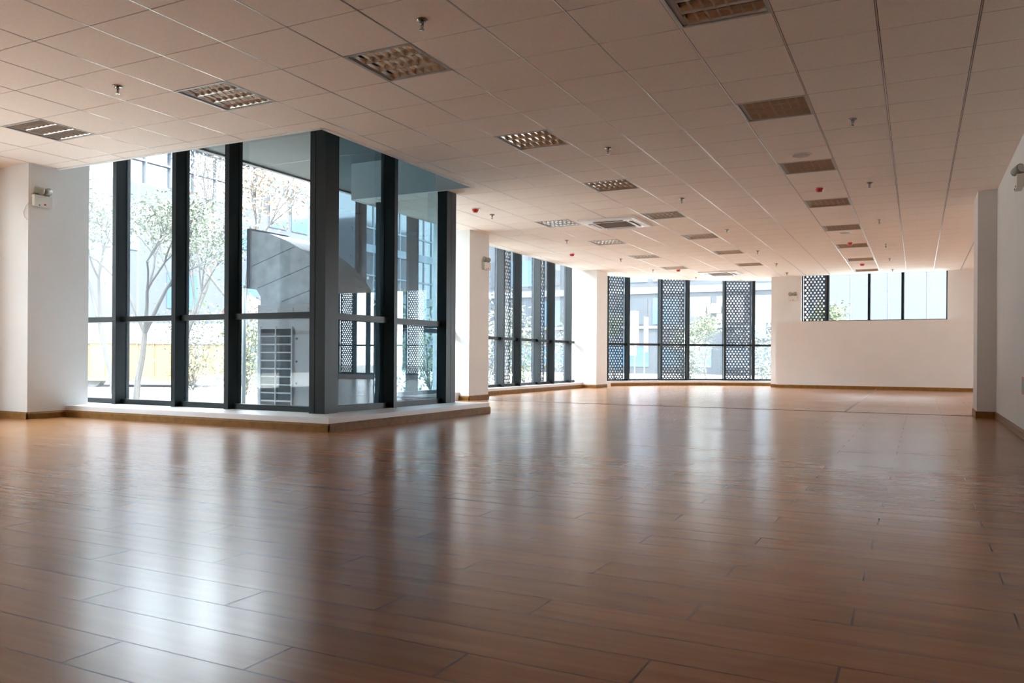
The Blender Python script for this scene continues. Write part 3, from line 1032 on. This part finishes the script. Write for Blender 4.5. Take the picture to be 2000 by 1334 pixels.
# ------------------------------------------------------------------ trees
def tree(name, loc, h, seed, leafmat, label, cat='tree', levels=4, spread=0.55, leaf=0.05, nleaf=26, trunk=0.07, group=None, fork=0.25, droop=0.0, lrad=0.16, lean=(0, 0)):
    rnd = random.Random(seed)
    root = empty(name, loc)
    tag(root, label, cat, group)
    wood = MB(); lv = MB()
    tips = []
    def grow(p, d, L, r, lev):
        seg = 3
        q = p
        for k_ in range(seg):
            d = (d + Vector((rnd.uniform(-1, 1), rnd.uniform(-1, 1), rnd.uniform(-.3, .5) - droop)) * 0.13).normalized()
            nq = q + d * (L / seg)
            wood.tube(q, nq, r * (1 - .22 * k_ / seg), r * (1 - .22 * (k_ + 1) / seg), n=5 if lev < 2 else 8, caps=False)
            q = nq
            if lev <= 2:
                tips.append((q, lev))
        if lev == 0:
            return
        nb = rnd.choice((2, 3, 3))
        for _ in range(nb):
            a = rnd.uniform(0, 2 * math.pi)
            s = Vector((math.cos(a), math.sin(a), 0)) * spread
            nd = (d + s * rnd.uniform(.5, 1.2)).normalized()
            grow(q, nd, L * rnd.uniform(.62, .85), r * .6, lev - 1)
    grow(Vector((0, 0, 0)), Vector((lean[0], lean[1], 1)).normalized(), h * fork, trunk, levels)
    zmax = max(t[0].z for t in tips)
    f = h / zmax
    wood.xf(Matrix.Scale(f, 4))
    for t, lev in tips:
        c = t * f
        for _ in range(nleaf if lev < 2 else nleaf // 3):
            o = c + Vector((rnd.gauss(0, 1), rnd.gauss(0, 1), rnd.gauss(0, .8))) * lrad
            if o.z < 0.1:
                continue
            a = Vector((rnd.uniform(-1, 1), rnd.uniform(-1, 1), rnd.uniform(-.7, .7))).normalized()
            b_ = a.orthogonal().normalized()
            b_ = (b_ * math.cos(rnd.uniform(0, 6)) + a.cross(b_) * math.sin(rnd.uniform(0, 6))).normalized()
            l = leaf * rnd.uniform(.7, 1.3)
            lv.poly([o - a * l, o + b_ * l * .42, o + a * l, o - b_ * l * .42])
    wood.build('trunk', M_BARK, root)
    lv.build('foliage', leafmat, root)
    return root
G0 = -.12
tree('slender_tree', (-12.57, 9.91, G0), 3.75, 5, M_LEAF, 'slender multi-branched green tree nearest the street glazing, left part', levels=5, leaf=.036, nleaf=7, trunk=.026, fork=.15, spread=.55, lrad=.15)
tree('slender_tree', (-13.75, 11.9, G0), 4.3, 23, M_LEAFP, 'thin stemmed pale green tree in the third street pane from the left', levels=4, leaf=.04, nleaf=9, trunk=.05, fork=.3, spread=.42, lrad=.2)
tree('slender_tree', (-16.2, 12.2, G0), 4.9, 31, M_LEAFP, 'taller pale tree behind the nearest slender tree, at the left column edge', levels=4, leaf=.05, nleaf=9, trunk=.06, fork=.3, spread=.4, lrad=.22)
tree('autumn_tree', (-16.1, 16.2, G0), 6.2, 47, M_LEAFO, 'tall tree with sparse orange autumn leaves above the condenser hood', levels=4, leaf=.06, nleaf=12, trunk=.09, fork=.34, spread=.45, lrad=.3)
tree('autumn_tree', (-20.0, 17.4, G0), 7.4, 53, M_LEAFF, 'tall bare tree with faded pink leaves behind the yellow trailer', levels=4, leaf=.05, nleaf=6, trunk=.07, fork=.4, spread=.35, lrad=.28)
def bush(loc, h, wd, seed, m, label, n=900, leaf=.05, name='leafy_shrub'):
    rnd = random.Random(seed)
    root = empty(name, loc)
    tag(root, label, 'shrub')
    wood = MB(); lv = MB()
    stems = []
    for _ in range(7):
        a = rnd.uniform(0, 2 * math.pi); q = Vector((0, 0, 0)); d = Vector((math.cos(a) * .5 * wd / h, math.sin(a) * .5 * wd / h, 1)).normalized()
        for k_ in range(4):
            nq = q + (d + Vector((rnd.uniform(-.25, .25), rnd.uniform(-.25, .25), 0))) * (h * .24)
            wood.tube(q, nq, .016 * (1 - k_ * .2), .016 * (.8 - k_ * .2), n=5, caps=False)
            q = nq
            stems.append(q.copy())
    for _ in range(n):
        c = rnd.choice(stems) + Vector((rnd.gauss(0, .22 * wd), rnd.gauss(0, .22 * wd), rnd.gauss(0, .13 * h)))
        if c.z < .04:
            c.z = abs(c.z) + .05
        a = Vector((rnd.uniform(-1, 1), rnd.uniform(-1, 1), rnd.uniform(-.8, .8))).normalized()
        b_ = a.orthogonal().normalized(); l = leaf * rnd.uniform(.6, 1.3)
        lv.poly([c - a * l, c + b_ * l * .45, c + a * l, c - b_ * l * .45])
    wood.build('stems', M_BARK, root)
    lv.build('foliage', m, root)
bush((-16.4, 14.6, G0), 1.9, 1.2, 3, M_LEAFP, 'pale twiggy shrub low in the third street pane', 1300, .045)
bush((-13.4, 13.4, G0), 1.9, 1.1, 4, M_LEAFY, 'yellow green shrub left of the grey post', 1500, .045)
bush((-13.6, 15.3, G0), 2.0, .9, 5, M_LEAFP, 'bushy pale shrub behind the grey post', 1500, .05)
bush((-10.4, 14.3, G0), 2.0, 1.1, 6, M_LEAF, 'green shrub behind the outdoor condenser', 1500, .05)
bush((-11.2, 17.6, G0), 2.1, 1.5, 7, M_LEAFY, 'bright yellow green shrub in the first middle window pane', 1600, .055)
bush((-11.0, 20.2, G0), 2.3, 1.6, 8, M_LEAFP, 'pale green shrub in the second clear pane of the middle window', 1600, .055)
bush((-11.2, 23.2, G0), 2.0, 1.6, 9, M_LEAFY, 'bright shrub in the last pane of the middle window', 1600, .055)
tree('garden_tree', (-10.4, 29.6, G0), 2.9, 61, M_LEAFY, 'small yellow green tree in the first clear bay pane', levels=4, leaf=.065, nleaf=10, trunk=.05, fork=.3, spread=.6, lrad=.2, lean=(-.35, 0))
bush((-7.15, 28.2, G0), 1.5, .9, 10, M_LEAFP, 'loose pale shrub left in the second clear bay pane', 1500, .06)
tree('garden_tree', (-7.7, 33.0, G0), 2.5, 67, M_LEAFY, 'small green tree in the second clear bay pane', levels=4, leaf=.06, nleaf=12, trunk=.045, fork=.3, spread=.6, lrad=.22)
bush((-5.0, 30.5, G0), 1.9, 1.3, 12, M_LEAFP, 'pale shrub in the rightmost bay pane', 1500, .06)
bush((-13.3, 31.5, G0), 2.1, 2.0, 13, M_LEAFP, 'low pale shrub behind the left screen of the bay', 1300, .06)
tree('garden_tree', (-3.0, 36.4, G0), 3.0, 71, M_LEAFY, 'yellow green treetop showing at the bottom of the high window', levels=4, leaf=.075, nleaf=16, trunk=.06, fork=.4, spread=.5, lrad=.26)

# ------------------------------------------------------------------ buildings
def win_part(parent, name, box, m, depth=.05):
    b = MB(); b.box(*box)
    return b.build(name, m, parent)
# A: west, long pale facade with a glazed top storey
A = empty('office_building', (-30, 8, G0))
tag(A, 'long pale blue building with slit windows and glazed upper band, behind the street trees', 'building')
b = MB(); b.box(-9, 0, -40, 23.4, 0, 8.3); b.build('wall', M_BA, A)
b = MB(); b.box(-9, -.25, -40, 23.4, 8.3, 10.6)
b.build('upper_storey', M_BWIN2, A)
b = MB()
for k_ in range(30):
    y = -15.5 + k_ * 1.32
    b.box(-.25, -.13, y, y + .07, 8.3, 10.6)
for z in (8.3, 9.35, 10.5):
    b.box(-.25, -.12, -16, 23.4, z, z + .08)
b.build('mullion_grid', M_BMUL, A)
b = MB(); b.box(-9, .5, -40, 23.6, 10.6, 11.0); b.build('roof', M_BROOF, A)
for k_, y in enumerate([-2.5, 1.6, 5.7, 9.8, 14.0, 15.3, 18.2]):
    win_part(A, 'window', (-.02, .04, y, y + .42, 5.4, 7.4), M_BWIN)
for k_, y in enumerate([10.8, 17.2, 21.0]):
    win_part(A, 'window', (-.02, .04, y, y + 1.7, 6.2, 7.8), M_BWIN)
    win_part(A, 'window', (-.02, .04, y, y + 1.7, 3.0, 4.6), M_BWIN)
for y, z in ((11.9, 4.6), (18.0, 6.6)):
    b = MB(); b.box(0, .55, 0, 1.1, 0, .03); b.xf(Matrix.Rotation(R(38), 4, 'Y')); b.xf(Matrix.Translation((0.05, y, z + .4)))
    b.build('awning', M_WHITE, A)
# A2: darker tower further north-west
A2 = empty('tower_block', (-31, 32.0, G0))
tag(A2, 'blue grey block with dark blue windows beside the open white sky', 'building')
b = MB(); b.box(-8, 0, .2, 5.6, 0, 10.4); b.build('wall', M_BA, A2)
for j in range(3):
    for i in range(3):
        win_part(A2, 'window', (-.02, .05, .6 + i * 1.7, 1.9 + i * 1.7, 3.0 + j * 2.4, 4.7 + j * 2.4), M_BWIN)
A3 = empty('office_tower', (-31, 40.8, G0))
tag(A3, 'tall pale glass tower seen through the tinted panes right of the corner pillar', 'building')
b = MB(); b.box(-9, 0, 0, 13, 0, 19); b.build('wall', M_BWIN2, A3)
b = MB()
for k_ in range(14):
    b.box(0, .07, k_ * .98, k_ * .98 + .09, 0, 19)
for k_ in range(13):
    b.box(0, .08, 0, 13, k_ * 1.5, k_ * 1.5 + (.5 if k_ % 2 else .1))
b.build('mullion_grid', M_BMUL, A3)
# B: north, blue grey facade behind the bay
B = empty('workshop_building', (-8, 45, G0))
tag(B, 'blue grey building with ribbon windows behind the curved bay', 'building')
b = MB(); b.box(-17, 2.6, 0, 10, 0, 11.0); b.build('wall', M_BB, B)
b = MB(); b.box(-17, 2.6, -.12, 0, 4.62, 5.0); b.box(-17, 2.6, -.12, 0, 2.60, 2.76); b.build('string_course', M_BMUL, B)
for i in range(10):
    x = -16.5 + i * 1.82
    for z0, z1 in ((2.85, 4.35), (5.3, 6.9), (8.0, 9.6)):
        win_part(B, 'window', (x, x + 1.5, -.06, .02, z0, z1), M_BWIN2 if (i * 3 + int(z0)) % 4 else M_BWIN)
for i in range(5):
    x = -16 + i * 3.6
    win_part(B, 'window', (x, x + 3.0, -.05, .02, .4, 1.55), M_BWIN)
for x, w_, z, hh in ((-3.25, .75, 3.42, .75), (-2.2, .55, 3.45, .6)):
    b = MB(); b.box(0, w_, -.02, .02, -hh, 0); b.xf(Matrix.Rotation(R(-28), 4, 'X')); b.xf(Matrix.Translation((x, -.10, z + .5)))
    b.build('awning_window', M_WHITE, B)
sg = empty('sign_board', (-7.6, 44.80, 2.30))
tag(sg, 'dark sign board with white characters at the right edge of the bay view', 'sign')
b = MB(); b.box(-.36, .36, -.03, .03, -.42, .42, .01); b.build('board', M_SIGN, sg)
tcu = bpy.data.curves.new('lettering', 'FONT'); tcu.body = '910'; tcu.size = .36; tcu.extrude = .006; tcu.align_x = 'CENTER'
dg = bpy.context.evaluated_depsgraph_get()
tmpo = bpy.data.objects.new('lettering_curve', tcu); COL.objects.link(tmpo)
dg.update()
me = bpy.data.meshes.new_from_object(tmpo.evaluated_get(dg))
bpy.data.objects.remove(tmpo)
tx = bpy.data.objects.new('lettering', me); COL.objects.link(tx); me.materials.clear(); me.materials.append(M_WHITE)
tx.parent = sg; tx.rotation_euler = (R(90), 0, 0); tx.location = (0, -.035, .04)
# C: nearer plain facade filling the high window
Cb = empty('storage_building', (2.6, 41, G0))
tag(Cb, 'plain pale blue building filling the high window of the far wall', 'building')
b = MB(); b.box(-7.3, 9, 0, 10, 0, 9.5); b.build('wall', M_BC, Cb)
b = MB()
for i in range(11):
    b.box(-7.0 + i * 1.6, -6.96 + i * 1.6, -.03, 0, 0, 9.5)
b.build('panel_joint', M_BMUL, Cb)

# ------------------------------------------------------------------ street furniture and vehicles
tr = empty('cargo_trailer', (-19.3, 14.95, G0), math.atan2(15.53 - 14.41, 20.31 - 18.08))
tag(tr, 'yellow ribbed cargo trailer under a white tarpaulin behind the slender tree', 'trailer')
Lh = 2.35
b = MB(); b.box(-Lh - 2, Lh, 0, 2.3, .30, 1.25)
b.build('body', M_YEL, tr)
b = MB()
for k_ in range(15):
    x = -Lh - 1.9 + k_ * .45
    b.box(x, x + .035, -.03, 0, .30, 1.25)
b.box(-Lh - 2, Lh, -.04, 0, .18, .31)
b.build('ribs', M_YEL, tr)
b = MB()
b.extrude([(-.06, 1.20), (-.04, 1.45), (.35, 1.70), (1.15, 1.80), (1.95, 1.70), (2.34, 1.45), (2.36, 1.2)], (-Lh - 2.05, 0, 0), (0, 1, 0), (0, 0, 1), (1, 0, 0), 2 * Lh + 2.1)
b.build('tarpaulin', M_TARP, tr)
b = MB()
for k_ in range(7):
    x = -Lh - 1.8 + k_ * .9
    b.box(x, x + .28, -.05, -.04, .19, .28)
b.build('reflective_strip', M_RSTR, tr)
for x in (-3.2, -1.0, 1.5):
    b = MB(); b.tube((x, .05, .26), (x, .35, .26), .26, n=24); b.build('wheel', M_TYRE, tr)
fe = empty('sheet_fence', (-23.6, 18.4, G0), math.atan2(19.1 - 17.67, 24.96 - 22.12))
tag(fe, 'blue grey corrugated fence behind the yellow trailer', 'fence')
b = MB()
for k_ in range(44):
    x = -4.4 + k_ * .2
    b.box(x, x + .10, -.03, 0, .05, 2.15); b.box(x + .10, x + .20, 0, .03, .05, 2.15)
b.build('sheet', M_FENCE, fe)
for x in (-4.4, -2.2, 0, 2.2, 4.4):
    b = MB(); b.tube((x, .06, 0), (x, .06, 2.25), .03, n=8); b.build('post', M_GREY, fe)
um = empty('parasol', (-22.3, 22.3, G0))
tag(um, 'round red parasol beyond the grey post', 'parasol')
b = MB(); b.tube((0, 0, 0), (0, 0, 2.9), .03, n=10); b.build('pole', M_GREY, um)
b = MB(); b.lathe([(0, 3.15), (.35, 3.05), (.75, 2.75), (.95, 2.35), (.97, 2.0), (.95, 2.0), (.72, 2.70), (0, 3.1)], 12)
b.build('canopy', M_REDC, um)
for x, y, h_, l in ((-10.65, 32.7, 2.9, 'pale pink vertical banner nearest the left bay pane edge'), (-10.28, 32.85, 2.65, 'shorter pale pink vertical banner right of the taller one')):
    o = empty('street_banner', (x, y, G0)); tag(o, l, 'banner', 'pink banners outside the bay')
    b = MB(); b.tube((0, 0, 0), (0, 0, h_), .022, n=8); b.build('pole', M_GREY, o)
    b = MB(); b.box(.02, .17, -.01, .01, h_ - 1.5, h_ - .03, .003); b.build('banner', M_PINK, o)
